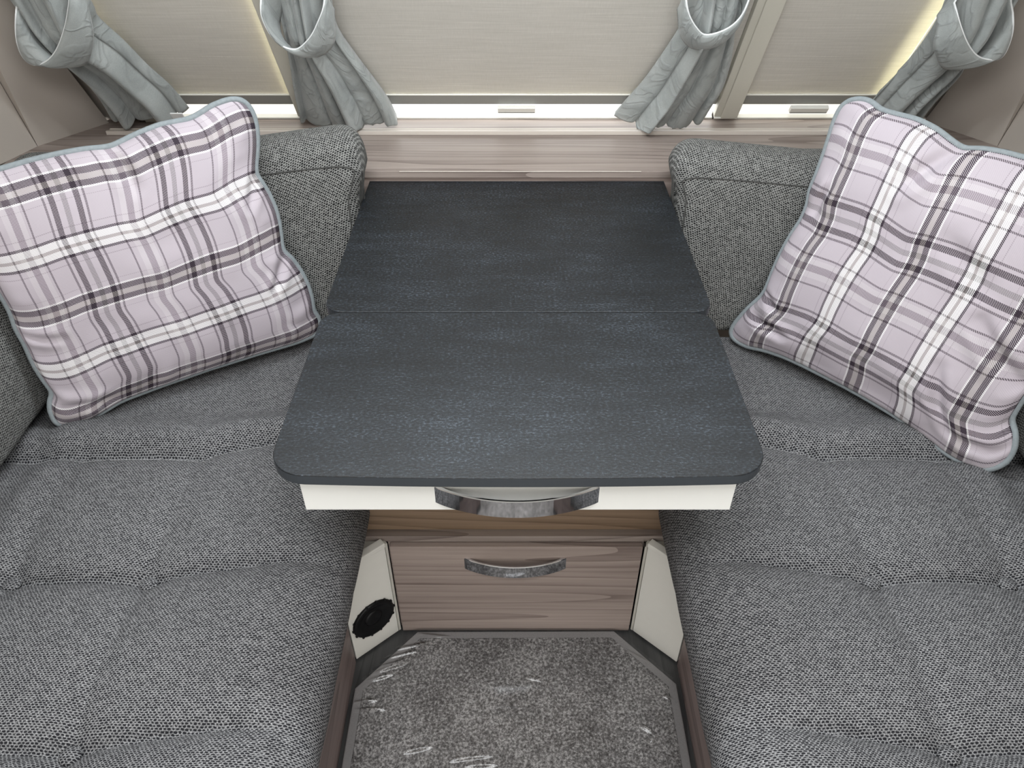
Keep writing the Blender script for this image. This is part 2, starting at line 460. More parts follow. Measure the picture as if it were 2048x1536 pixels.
# ------------------------------------------------------------------ room shell
tag(box('floor', -1.3, 1.3, -1.6, 2.1, -0.05, 0, 'vinyl', bevel=0), kind='structure')
tag(box('ceiling', -1.3, 1.3, -1.6, 1.05, 1.95, 2.0, 'ceil', bevel=0), kind='structure')
tag(box('wall_left', -1.30, -1.215, -1.6, 1.80, 0, 1.95, 'greige', bevel=0), kind='structure')
tag(box('wall_right', 1.24, 1.30, -1.6, 1.80, 0, 1.95, 'greige', bevel=0), kind='structure')
# sloping front roof that carries the skylight
bm = bmesh.new()
hexa(bm, [(-1.3, 1.05, 1.95), (1.3, 1.05, 1.95), (1.3, 1.66, 1.42), (-1.3, 1.66, 1.42), (-1.3, 1.08, 2.0), (1.3, 1.08, 2.0), (1.3, 1.72, 1.45), (-1.3, 1.72, 1.45)])
tag(bmobj('ceiling_front', bm, 'ceil'), kind='structure')
# front wall: raked frame with three window openings (one mesh) plus the low vertical part under the shelf
bm = bmesh.new()
TT = -0.66
for x0, x1, t0, t1 in ((-1.3, -0.960, -0.76, 0.03), (0.985, 1.3, -0.76, 0.03), (-0.960, 0.985, -0.76, TT), (-0.960, 0.985, 0.0, 0.03),
                       (-0.562, -0.500, TT, 0.0), (0.530, 0.592, TT, 0.0)):
    hexa(bm, [RK(x0, t0, -0.09), RK(x1, t0, -0.09), RK(x1, t1, -0.09), RK(x0, t1, -0.09), RK(x0, t0, -0.012), RK(x1, t0, -0.012), RK(x1, t1, -0.012), RK(x0, t1, -0.012)])
tag(bmobj('wall_front', bm, 'greige'), kind='structure')
tag(box('wall_front_base', -1.3, 1.3, 2.0, 2.05, 0, 0.76, 'greige', bevel=0), kind='structure')

# angled corner wallboards, leaning with the front
def cornerwall(name, s, xa, ya, xb, yb):
    bm = bmesh.new()
    a0 = np.array([xa, ya, 0.783]); b0 = np.array([xb, yb, 0.783])
    c0 = np.array([s * 1.235, 1.60, 0.783])
    H = 0.66
    a1 = a0 + np.array([0, -0.24 * H, H]); b1 = b0 + np.array([0, -0.61 * H, H]); c1 = c0 + np.array([0, 0, H])
    th = np.array([s * 0.03, 0.03, 0])
    hexa(bm, [a0, b0, b0 + th, a0 + th, a1, b1, b1 + th, a1 + th])
    o = tag(bmobj(name, bm, 'greige'), kind='structure')
    bm = bmesh.new()
    e = (a0 - c0) * 0.006
    hexa(bm, [c0, a0 - e, a0 - e + th, c0 + th, c1, a1 - e, a1 - e + th, c1 + th])
    bmobj('side_board', bm, 'greige', o)
    return o
cornerwall('wall_front_left', -1, -1.178, 1.808, -1.070, 1.972)
cornerwall('wall_front_right', 1, 1.205, 1.808, 1.100, 1.985)

# window pillars
t = rkbox('trim_1', -0.5615, -0.500, TT, -0.018, -0.012, 0.010, 'pillar'); tag(t, kind='structure')
t = rkbox('trim_2', 0.530, 0.5905, TT, -0.018, -0.012, 0.010, 'pillar'); tag(t, kind='structure')
rkbox('raised_strip', 0.547, 0.5895, TT, -0.019, 0.010, 0.016, 'pillar', t)
rkbox('foot', 0.530, 0.5905, -0.018, -0.0145, -0.012, 0.014, 'wframe', t)
for nm, x0, x1 in (('trim_3', -0.962, -0.928), ('trim_4', 0.951, 0.988)):
    o = tag(rkbox(nm, x0, x1, TT, 0.0, -0.012, 0.022, 'pillar'), kind='structure')
    xe = x1 if x0 < 0 else x0
    rkbox('edge_bead', xe - 0.002, xe + 0.002, TT, -0.05, -0.004, 0.0235, 'wframe', o, bevel=0.0006)

# windows, each with pane and white frame; blinds are things of their own
def window(i, x0, x1, glow):
    f = tag(rkbox('window_%d' % i, x0, x1, -0.005, 0.002, -0.03, 0.002, 'wframe'), kind='structure')
    rkbox('pane', x0, x1, TT, -0.054, -0.075, -0.068, 'day', f, bevel=0)
    rkbox('lower_pane', x0 + 0.001, x1 - 0.001, -0.0515, -0.0055, -0.016, -0.010, glow, f, bevel=0)
    return f
window(1, -0.928, -0.5615, 'slotw'); window(2, -0.500, 0.530, 'slot'); window(3, 0.5905, 0.951, 'slotw')

def blind(x0, x1, glow0, glow1, tabx, label):
    e = empty('roller_blind', tuple(RK((x0 + x1) / 2, -0.055, 0)), label, 'blind', 'cream roller blinds on the front windows')
    ni, nj = 60, 90
    xs = np.linspace(x0 + 0.001, x1 - 0.001, nj); ts = np.linspace(TT, -0.0835, ni)
    P = np.zeros((ni, nj, 3)); UV = np.zeros((ni, nj, 2))
    for i, t in enumerate(ts):
        for j, x in enumerate(xs):
            P[i, j] = RK(x, t, -0.006 + 0.0012 * vnoise(np.array(x * 9.0), np.array(t * 5.0))); UV[i, j] = (x, t)
    fab = gridmesh('fabric', P, UV, 'blind', e)
    rkbox('hem', x0 + 0.001, x1 - 0.001, -0.0855, -0.0825, -0.008, -0.0025, 'wframe', e, bevel=0.0005)
    rkbox('light_block', x0 + glow0, x1 - glow1, TT, -0.08, -0.034, -0.030, 'blocker', e, bevel=0)  # unseen block added behind the cloth; where it stops short, daylight glows
    b = rkbox('bottom_bar', x0 + 0.001, x1 - 0.001, -0.0825, -0.050, -0.016, -0.003, 'bar', e)
    if tabx is not None:
        rkbox('pull_tab', tabx - 0.049, tabx + 0.049, -0.052, -0.0335, 0.0005, 0.012, 'wframe', b)
        rkbox('pull_tab_groove', tabx - 0.047, tabx + 0.047, -0.0385, -0.0345, 0.0105, 0.0128, 'bar', b, bevel=0.0006)
    return e
blind(-0.928, -0.5615, -0.001, 0.014, None, 'cream roller blind on the window above the left plaid cushion')
blind(-0.500, 0.530, -0.001, -0.001, 0.0115, 'wide cream roller blind on the middle window behind the table')
blind(0.5905, 0.951, -0.001, 0.030, 0.770, 'cream roller blind on the window above the right plaid cushion')

# skylight and roof light frames that hold the daylight lamps
sk = tag(raw('window_4', *(lambda: ((
    [(-0.68, 1.14, 1.862), (0.68, 1.14, 1.862), (0.68, 1.55, 1.506), (-0.68, 1.55, 1.506),
     (-0.64, 1.17, 1.836), (0.64, 1.17, 1.836), (0.64, 1.52, 1.532), (-0.64, 1.52, 1.532)]),
    [(0, 1, 5, 4), (1, 2, 6, 5), (2, 3, 7, 6), (3, 0, 4, 7)]))(), 'wframe'), kind='structure')
bm = bmesh.new()
for x0, x1, y0, y1 in ((-0.56, 0.56, -0.32, -0.26), (-0.56, 0.56, 0.56, 0.62), (-0.56, -0.50, -0.26, 0.56), (0.50, 0.56, -0.26, 0.56)):
    hexa(bm, [(x0, y0, 1.93), (x1, y0, 1.93), (x1, y1, 1.93), (x0, y1, 1.93), (x0, y0, 1.95), (x1, y0, 1.95), (x1, y1, 1.95), (x0, y1, 1.95)])
tag(bmobj('window_5', bm, 'wframe'), kind='structure')

# ------------------------------------------------------------------ window shelf
sh = empty('window_shelf', (0, 1.75, 0.74), 'long grey wood shelf with cream rail below the window blinds', 'shelf')
prism('shelf_board', [(-1.205, 1.655), (1.232, 1.655), (1.232, 1.79), (1.10, 2.0), (-1.08, 2.0), (-1.205, 1.79)], 0.766, 0.783, 'wood', sh)
box('fascia', -1.2, 1.225, 1.659, 1.674, 0.70, 0.7655, 'wood2', sh)
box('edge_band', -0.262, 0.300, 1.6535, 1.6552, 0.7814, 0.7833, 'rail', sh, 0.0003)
box('sill_board', -1.035, 1.06, 1.9065, 1.985, 0.7832, 0.7915, 'wood', sh)
box('rail', -1.038, 1.065, 1.882, 1.8905, 0.7832, 0.7935, 'rail', sh, 0.001)
box('rail', -1.035, 1.062, 1.8925, 1.8985, 0.7832, 0.7925, 'rail', sh, 0.001)
box('rail', -1.035, 1.062, 1.9000, 1.9055, 0.7832, 0.7935, 'rail', sh, 0.001)

# ------------------------------------------------------------------ chest of drawers
ch = empty('chest_of_drawers', (0.006, 1.3, 0.31), 'wooden chest under the slate table with white open drawer and chrome handles', 'chest')
CX = 0.006
box('carcass', -0.296, 0.305, 0.977, 1.652, 0.319, 0.7415, 'woodb', ch)
box('ledge', -0.300, 0.309, 0.960, 1.0, 0.302, 0.3185, 'wood', ch)
box('rail_board', -0.250, 0.266, 0.964, 0.985, 0.004, 0.3015, 'wood2', ch)
def handle(parent, x0, x1, y, z0, z1, out, th=0.0045):
    """bowed chrome blade whose ends meet the drawer front"""
    n = 40; vs = []; fs = []
    for i in range(n):
        q = i / (n - 1); x = x0 + (x1 - x0) * q
        o = out * (1 - (2 * q - 1) ** 2) ** 0.9
        tk = th + 0.006 * abs(2 * q - 1) ** 10
        c = 0.0011
        prof = [(o, z0 + c), (o - c, z0), (o - tk + c, z0), (o - tk, z0 + c), (o - tk, z1 - c), (o - tk + c, z1), (o - c, z1), (o, z1 - c)]
        for d, z in prof: vs.append((x, y - max(d, -0.0005), z))
    for i in range(n - 1):
        for k in range(8): fs.append((i * 8 + k, i * 8 + (k + 1) % 8, (i + 1) * 8 + (k + 1) % 8, (i + 1) * 8 + k))
    fs.append(tuple(range(8))); fs.append(tuple((n - 1) * 8 + k for k in range(8)))
    o = raw('handle', vs, fs, 'chrome', parent)
    o['label'] = 'bowed chrome handle'
    return o
d1 = box('drawer', -0.297, 0.314, 0.720, 0.737, 0.6685, 0.7410, 'white', ch, 0.0015); d1['label'] = 'open white drawer'
handle(d1, -0.109, 0.123, 0.720, 0.684, 0.717, 0.029)
bm = bmesh.new()
for a in ((-0.283, -0.270, 0.7375, 0.976), (0.282, 0.295, 0.7375, 0.976)):
    hexa(bm, [(a[0], a[2], 0.675), (a[1], a[2], 0.675), (a[1], a[3], 0.675), (a[0], a[3], 0.675), (a[0], a[2], 0.732), (a[1], a[2], 0.732), (a[1], a[3], 0.732), (a[0], a[3], 0.732)])
hexa(bm, [(-0.270, 0.7375, 0.676), (0.282, 0.7375, 0.676), (0.282, 0.976, 0.676), (-0.270, 0.976, 0.676), (-0.270, 0.7375, 0.682), (0.282, 0.7375, 0.682), (0.282, 0.976, 0.682), (-0.270, 0.976, 0.682)])
bmobj('drawer_tray', bm, 'cream', d1)
d2 = box('drawer', -0.2445, 0.2615, 0.950, 0.9635, 0.006, 0.2985, 'wood2', ch, 0.0015); d2['label'] = 'low wood-grain drawer'
handle(d2, -0.097, 0.110, 0.950, 0.229, 0.263, 0.024)

# table tops
rear = [(-0.3335, 1.653, 0.0), (-0.3335, 1.0985, 0.034), (0.3555, 1.0985, 0.034), (0.3555, 1.653, 0.0)]
o = prism('worktop', rounded(rear), 0.742, 0.760, 'slate', None, 0.0014)
o.data.materials.append(M['edge'])
for p in o.data.polygons:
    if abs(p.normal.z) < 0.3: p.material_index = 1
tag(o, 'rear dark slate worktop on the chest against the window shelf', 'worktop')
def frontleaf():
    base = rounded([(-0.333, 1.0965, 0.034), (-0.333, 0.702, 0.050), (0.350, 0.702, 0.050), (0.350, 1.0965, 0.034)])
    out = []
    for i, p in enumerate(base):
        out.append(p)
        q = base[(i + 1) % len(base)]
        if abs(p[1] - q[1]) < 1e-6 and abs(p[0] - q[0]) > 0.3:
            for k in range(1, 20): out.append((p[0] + (q[0] - p[0]) * k / 20, p[1]))
    return [(x, y - (0.007 * max(0, 1 - ((x - 0.0085) / 0.3415) ** 2) if y < 0.85 else 0)) for x, y in out]
o = prism('table_leaf', frontleaf(), 0.742, 0.760, 'slate', None, 0.0014)
o.data.materials.append(M['edge'])
for p in o.data.polygons:
    if abs(p.normal.z) < 0.3: p.material_index = 1
tag(o, 'front dark slate table leaf with rounded corners over the white drawer', 'table')

# ------------------------------------------------------------------ cream corner boxes beside the lower drawer
def cornerbox(s, xa, ya, xb, yb, label, vent):
    a = np.array([xa, ya]); b = np.array([xb, yb]); d = (b - a) / np.linalg.norm(b - a); nin = np.array([d[1], -d[0]])
    if nin[1] > 0: nin = -nin
    e = empty('corner_box', (float((xa + xb) / 2), float((ya + yb) / 2), 0), label, 'panel', 'cream corner boxes beside the low drawer')
    th = -nin * 0.014
    bm = bmesh.new()
    q = [a, b, b + th, a + th]
    hexa(bm, [(*p, 0.006) for p in q] + [(*p, 0.300) for p in q])
    bmobj('panel', bm, 'cream', e, 0.0015)
    bm = bmesh.new()   # thicker top edge strip
    q = [a + nin * 0.003, b + nin * 0.003, b + th, a + th]
    hexa(bm, [(*p, 0.3003) for p in q] + [(*p, 0.3125) for p in q])
    bmobj('edge_strip', bm, 'cream', e, 0.0015)
    bm = bmesh.new()   # top board behind the panel, its shade put in as darker cream
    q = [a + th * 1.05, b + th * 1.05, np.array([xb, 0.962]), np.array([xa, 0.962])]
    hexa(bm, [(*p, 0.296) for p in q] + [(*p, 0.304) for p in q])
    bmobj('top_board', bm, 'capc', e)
    # narrow edging against the drawer
    bm = bmesh.new()
    q = [b + d * 0.001, b + d * 0.006, b + d * 0.006 + th, b + d * 0.001 + th]
    hexa(bm, [(*p, 0.006) for p in q] + [(*p, 0.306) for p in q])
    bmobj('edging', bm, 'capc', e)
    if vent:
        c2 = a + d * 0.0555; c = np.array([c2[0], c2[1], 0.108])
        D = np.array([d[0], d[1], 0]); Z = np.array([0, 0, 1.0]); Nn = np.array([nin[0], nin[1], 0])
        def ring(prof, seg=48):
            vs = []; fs = []
            for k in range(seg):
                th_ = 2 * math.pi * k / seg
                for r_, h in prof: vs.append(c + (D * math.cos(th_) + Z * math.sin(th_)) * r_ + Nn * h)
            m = len(prof)
            for k in range(seg):
                for j in range(m - 1):
                    fs.append((k * m + j, ((k + 1) % seg) * m + j, ((k + 1) % seg) * m + j + 1, k * m + j + 1))
            return vs, fs
        vs, fs = ring([(0.0495, 0.0003), (0.0495, 0.004), (0.047, 0.0062), (0.041, 0.0062), (0.036, 0.0022), (0.022, 0.0012), (0.010, 0.0010), (0.001, 0.0010)])
        v = raw('air_vent', vs, fs, 'black', e, True); v['label'] = 'round black plastic air vent'
        vs, fs = ring([(0.021, 0.0012), (0.020, 0.003), (0.015, 0.0048), (0.006, 0.0056), (0.0005, 0.0056)], 32)
        raw('hub', vs, fs, 'black', v, True)
        for k in range(14):
            th_ = 2 * math.pi * k / 14
            p = c + (D * math.cos(th_) + Z * math.sin(th_)) * 0.0500 + Nn * 0.003
            tn = -D * math.sin(th_) + Z * math.cos(th_); rd = D * math.cos(th_) + Z * math.sin(th_)
            bm = bmesh.new()
            hexa(bm, [p + tn * a_ * 0.0022 + rd * b_ * 0.0022 + Nn * h for h in (-0.002, 0.0022) for a_, b_ in ((-1, -1), (1, -1), (1, 1), (-1, 1))])
            bmobj('grip_lug', bm, 'black', v, 0.0005)
    return e
cornerbox(-1, -0.3365, 0.8795, -0.2535, 0.9500, 'cream corner box with a round black air vent left of the low drawer', True)
cornerbox(1, 0.3555, 0.8730, 0.2705, 0.9500, 'plain cream corner box right of the low drawer', False)
o = box('recess_catch', 0.262, 0.2665, 0.9485, 0.9520, 0.301, 0.3105, 'hole', ch, 0.0004); o['label'] = 'small dark catch'

# ------------------------------------------------------------------ bench bases
for s, xf, lab in ((-1, -0.338, 'wooden bench base below the left seat cushion'), (1, 0.3565, 'wooden bench base below the right seat cushion')):
    e = empty('bench_base', (xf + s * 0.4, 0.4, 0), lab, 'bench', 'bench bases along both sides')
    xa, xb = sorted((xf, xf + s * 0.016))
    yend = 0.877 if s < 0 else 0.870
    box('front_board', xa, xb, -0.6, yend, 0.0, 0.312, 'woody', e)
    xa, xb = sorted((xf + s * 0.0165, s * 1.2))
    box('slat_top', xa, xb, -0.6, 0.877 if s < 0 else 0.870, 0.296, 0.312, 'woodb', e)
    xa, xb = sorted((s * 0.345 + 0.01, s * 1.2))
    box('rear_locker', xa, xb, 0.965, 1.655, 0.0, 0.312, 'woodb', e)

# ------------------------------------------------------------------ seat cushions
BY = [-0.375, -0.092, 0.196, 0.4824, 0.7696, 1.062]
def seat(s, xin, bx, label):
    e = empty('seat_cushion', (s * 0.7, 0.5, 0.314), label, 'seat cushion', 'tufted bench seat cushions')
    prof = []
    zt = 0.429
    for x in np.linspace(1.15, 0.43, 100): prof.append((x, zt))
    cx, rx, rz = 0.43, 0.43 - xin, 0.075
    for k in range(1, 26):
        a = math.pi / 2 * k / 25
        prof.append((cx - rx * math.sin(a) ** 0.9, zt - rz + rz * math.cos(a) ** 0.9 if k < 25 else zt - rz))
    for k in range(1, 10):
        q = k / 9; prof.append((xin + 0.020 * q ** 2, zt - rz - (zt - rz - 0.3145) * q))
    for x in np.linspace(xin + 0.03, 1.15, 14): prof.append((x, 0.3135))
    for z in np.linspace(0.33, 0.42, 6): prof.append((1.15, z))
    prof = np.array(prof); npf = len(prof)
    dn = np.roll(prof, -1, 0) - np.roll(prof, 1, 0)
    nrm = np.stack([dn[:, 1], -dn[:, 0]], 1); nrm /= np.linalg.norm(nrm, axis=1)[:, None] + 1e-9
    if nrm[40, 1] < 0: nrm = -nrm
    arc = np.r_[0, np.cumsum(np.linalg.norm(np.diff(prof, axis=0), axis=1))]
    ys = np.concatenate([np.linspace(-0.56, 0.30, 90)[:-1], np.linspace(0.30, 1.468, 220)])
    X, Y = np.meshgrid(prof[:, 0], ys); Z = np.tile(prof[:, 1], (len(ys), 1))
    side = np.clip((Z - 0.325) / 0.07, 0, 1)
    # crease rows bow slightly forward between the buttons
    xs_all = np.array([b for b in bx])
    dyb = np.full(X.shape, 9.0); far = Y > 1.062
    lean = 0.030 * np.clip((bx[0] - X) / 0.2, 0, 1) ** 0.8
    for y in BY:
        dyb = np.minimum(dyb, np.abs(Y - y - lean * (1.0 if y < 1.0 else 1.6)))
    dxb = np.full(X.shape, 9.0)
    for b in bx: dxb = np.minimum(dxb, np.abs(X - b))
    br = np.full(X.shape, 9.0)
    for b in bx:
        for y in BY[:-1]: br = np.minimum(br, np.hypot(X - b, Y - y))
    f = lambda d, sg: 1 - np.exp(-d / sg)
    over = np.clip((X - xin) / 0.13, 0, 1) * np.clip((Z - 0.36) / 0.06, 0, 1); over = 0.10 + 0.90 * over * over * (3 - 2 * over)
    h = 0.034 * (1 - over * (1 - (f(dyb, 0.020) * 0.66 + 0.34 * np.sqrt(np.clip(dyb / 0.14, 0, 1)))))
    xc = 0.009 + 0.006 * np.exp(-(br / 0.11) ** 2)
    h = h - xc * np.exp(-dxb / 0.026) * np.where(Y > 1.062, 0.35, 1.0)
    h = h - 0.004 * np.exp(-(br / 0.035) ** 2) - 0.004 * np.exp(-(br / 0.10) ** 2)
    h = h + 0.006 * np.clip((0.62 - X) / 0.2, 0, 1) * np.clip((X - xin) / 0.05, 0, 1)   # inner crown
    h = h + 0.015 * np.exp(-((Y - 1.105 - lean * 1.6) / 0.032) ** 2)
    h = h + 0.0014 * vnoise(X * 14, Y * 14) + 0.0022 * vnoise(X * 5 + 9, Y * 5)
    ss = lambda v: np.clip(v, 0, 1) ** 2 * (3 - 2 * np.clip(v, 0, 1))
    h = h - 0.020 * ss((Y - 1.13) / 0.08) - 0.016 * ss((X - 0.90) / 0.06)
    h = h * (0.25 + 0.75 * side) * np.where(Z < 0.32, 0, 1)
    h = h * np.clip((1.20 - X) / 0.05, 0, 1)
    P = np.zeros(X.shape + (3,))
    P[..., 0] = s * (X + nrm[None, :, 0] * h); P[..., 1] = Y; P[..., 2] = Z + nrm[None, :, 1] * h
    # end rounding
    UV = np.stack([np.tile(arc, (len(ys), 1)) * 1.0, Y], -1)
    UV = UV if s < 0 else UV * np.array([1.0, 1.0]) + np.array([0.37, 0.11])
    body = gridmesh('cover', P, UV, 'tweed', e, closed_j=True, caps=True)
    # covered buttons
    def surf(x, y):
        j = int(np.argmin(np.abs(prof[:100, 0] - x))); i = int(np.argmin(np.abs(ys - y)))
        return P[i, j]
    for b in bx:
        for y in BY[1:-1]:
            p = surf(b, y) + np.array([0, 0.002, 0.0165])
            vs, fs, uv = [], [], []
            nr, ns = 7, 20
            for r_ in range(nr):
                a = math.pi / 2 * r_ / (nr - 1)
                for k in range(ns):
                    th = 2 * math.pi * k / ns
                    vs.append(p + np.array([0.0155 * math.sin(a) * math.cos(th), 0.0145 * math.sin(a) * math.sin(th), 0.0075 * math.cos(a) - 0.003]))
                    uv.append((0.0155 * math.sin(a) * math.cos(th) + b, 0.0145 * math.sin(a) * math.sin(th) + y))
            for r_ in range(nr - 1):
                for k in range(ns): fs.append((r_ * ns + k, r_ * ns + (k + 1) % ns, (r_ + 1) * ns + (k + 1) % ns, (r_ + 1) * ns + k))
            raw('button', vs, fs, 'tweed', e, True, uv)
    # stitched cross seam
    bm = bmesh.new(); x = 1.0
    while x > xin + 0.06:
        y = 1.062 + 0.030 * max(0, min(1, (bx[0] - x) / 0.2)) ** 0.8 * 1.6 - 0.012
        p = surf(x, y) + np.array([0, 0, 0.0006])
        a = np.array([0.0026, 0, 0]); bq = np.array([0, 0.0007, 0]); c = np.array([0, 0, 0.0008])
        hexa(bm, [p - a - bq, p + a - bq, p + a + bq, p - a + bq, p - a - bq + c, p + a - bq + c, p + a + bq + c, p - a + bq + c])
        x -= 0.0078
    st = bmobj('stitching', bm, 'stitch', body); st['kind'] = 'stuff'
    return e
seat(-1, 0.302, [0.618, 0.850], 'tufted grey tweed seat cushion left of the table')
seat(1, 0.311, [0.614, 0.847], 'tufted grey tweed seat cushion right of the table')

# ------------------------------------------------------------------ backrests
def backrest(name, loop, length, place, nlen, inner, label, mat='tweedb', top=None, seams=(), group=None):
    """loop: closed (d, z) section; place(l, d, z) -> world; rounded at l=0 when inner"""
    Lp = resample(np.vstack([loop, loop[:1]]), 121)[:-1]
    Lp = np.vstack([Lp, Lp[:1]])
    for _ in range(4):
        q = Lp[:-1]; q = 0.25 * np.roll(q, 1, 0) + 0.5 * q + 0.25 * np.roll(q, -1, 0); Lp = np.vstack([q, q[:1]])
    Lp = Lp[:-1]
    ctr = Lp.mean(0)
    arc = np.r_[0, np.cumsum(np.linalg.norm(np.diff(Lp, axis=0), axis=1))]
    RR = 0.065
    ls = list(RR * (1 - np.cos(np.linspace(0.02, math.pi / 2, 18)))) + list(np.linspace(RR, length - RR, nlen)[1:-1]) + list(length - RR * (1 - np.cos(np.linspace(math.pi / 2, 0.02, 18))))
    P = np.zeros((len(ls), len(Lp), 3)); UV = np.zeros((len(ls), len(Lp), 2))
    half = (Lp.max(0) - Lp.min(0)) / 2
    for i, l in enumerate(ls):
        q = max(0, 1 - l / RR, 1 - (length - l) / RR)
        ins = 0.062 * (1 - (1 - q ** 2.4) ** (1 / 2.4)) if q > 0 else 0   # inset distance
        for j, (d, z) in enumerate(Lp):
            v = np.array([d, z]) - ctr
            sc_ = 1 - ins / np.maximum(half, 0.03)
            v2 = v * np.clip(sc_, 0.03, 1)
            dd, zz = ctr + v2
            bulge = 0.006 * vnoise(np.array(l * 7.0 + 3), np.array(arc[j] * 6.0))
            if top is not None: zz = zz + top(l) * max(0, (zz - 0.6) / 0.25)
            P[i, j] = place(l, dd - bulge, zz); UV[i, j] = (l, arc[j])
    e = empty(name, tuple(place(length / 2, float(ctr[0]), float(Lp[:, 1].min()))), label, 'backrest', group)
    body = gridmesh('cover', P, UV, mat, e, closed_j=True, caps=True)
    for js in seams:
        j = int(np.argmin(np.hypot(Lp[:, 0] - js[0], Lp[:, 1] - js[1])))
        pts = [P[i, j] for i in range(8, len(ls) - 6)]
        # turn the corner and run down the inner end
        i0 = 8
        down = [P[i0, (j + sgn_k * js[2]) % len(Lp)] for sgn_k in range(js[3], 0, -1)]
        tube('seam_crease_shade', down + pts, 0.0018, 'seam', body, seg=6)  # dark tube paints in the shade of the seam crease
    return e
FL = np.array([(1.468, 0.458), (1.473, 0.53), (1.485, 0.63), (1.498, 0.72), (1.510, 0.79), (1.528, 0.832), (1.562, 0.858), (1.605, 0.862), (1.636, 0.845), (1.648, 0.80), (1.650, 0.62), (1.650, 0.47), (1.62, 0.458), (1.54, 0.457)])
def endx(z): return 0.340 - 0.020 * np.clip((z - 0.775) / 0.06, 0, 1)
backrest('backrest_cushion', FL, 0.80, lambda l, d, z: np.array([-(endx(z) + l), d, z]), 46, True,
         'grey tweed backrest behind the left plaid cushion against the window shelf', top=lambda l: 0.058 - 0.07 * min(1, l / 0.5), seams=[(1.515, 0.808, -1, 24)], group='backrests against the window shelf')
backrest('backrest_cushion', FL, 0.80, lambda l, d, z: np.array([endx(z) + 0.024 + l, d, z]), 46, True,
         'grey tweed backrest behind the right plaid cushion against the window shelf', top=lambda l: 0.026 - 0.030 * min(1, l / 0.3), seams=[(1.515, 0.808, -1, 24)], group='backrests against the window shelf')
SL = np.array([(0.970, 0.470), (0.968, 0.53), (0.978, 0.63), (0.995, 0.73), (1.015, 0.80), (1.045, 0.838), (1.09, 0.845), (1.135, 0.83), (1.15, 0.79), (1.152, 0.62), (1.152, 0.48), (1.12, 0.468), (1.04, 0.468)])
backrest('backrest_cushion', SL, 1.86, lambda l, d, z: np.array([-d, 1.452 - l, z]), 70, True,
         'long grey tweed backrest along the left wall', group='backrests along the side walls')
backrest('backrest_cushion', SL, 1.86, lambda l, d, z: np.array([d + 0.012, 1.452 - l, z]), 70, True,
         'long grey tweed backrest along the right wall', group='backrests along the side walls')

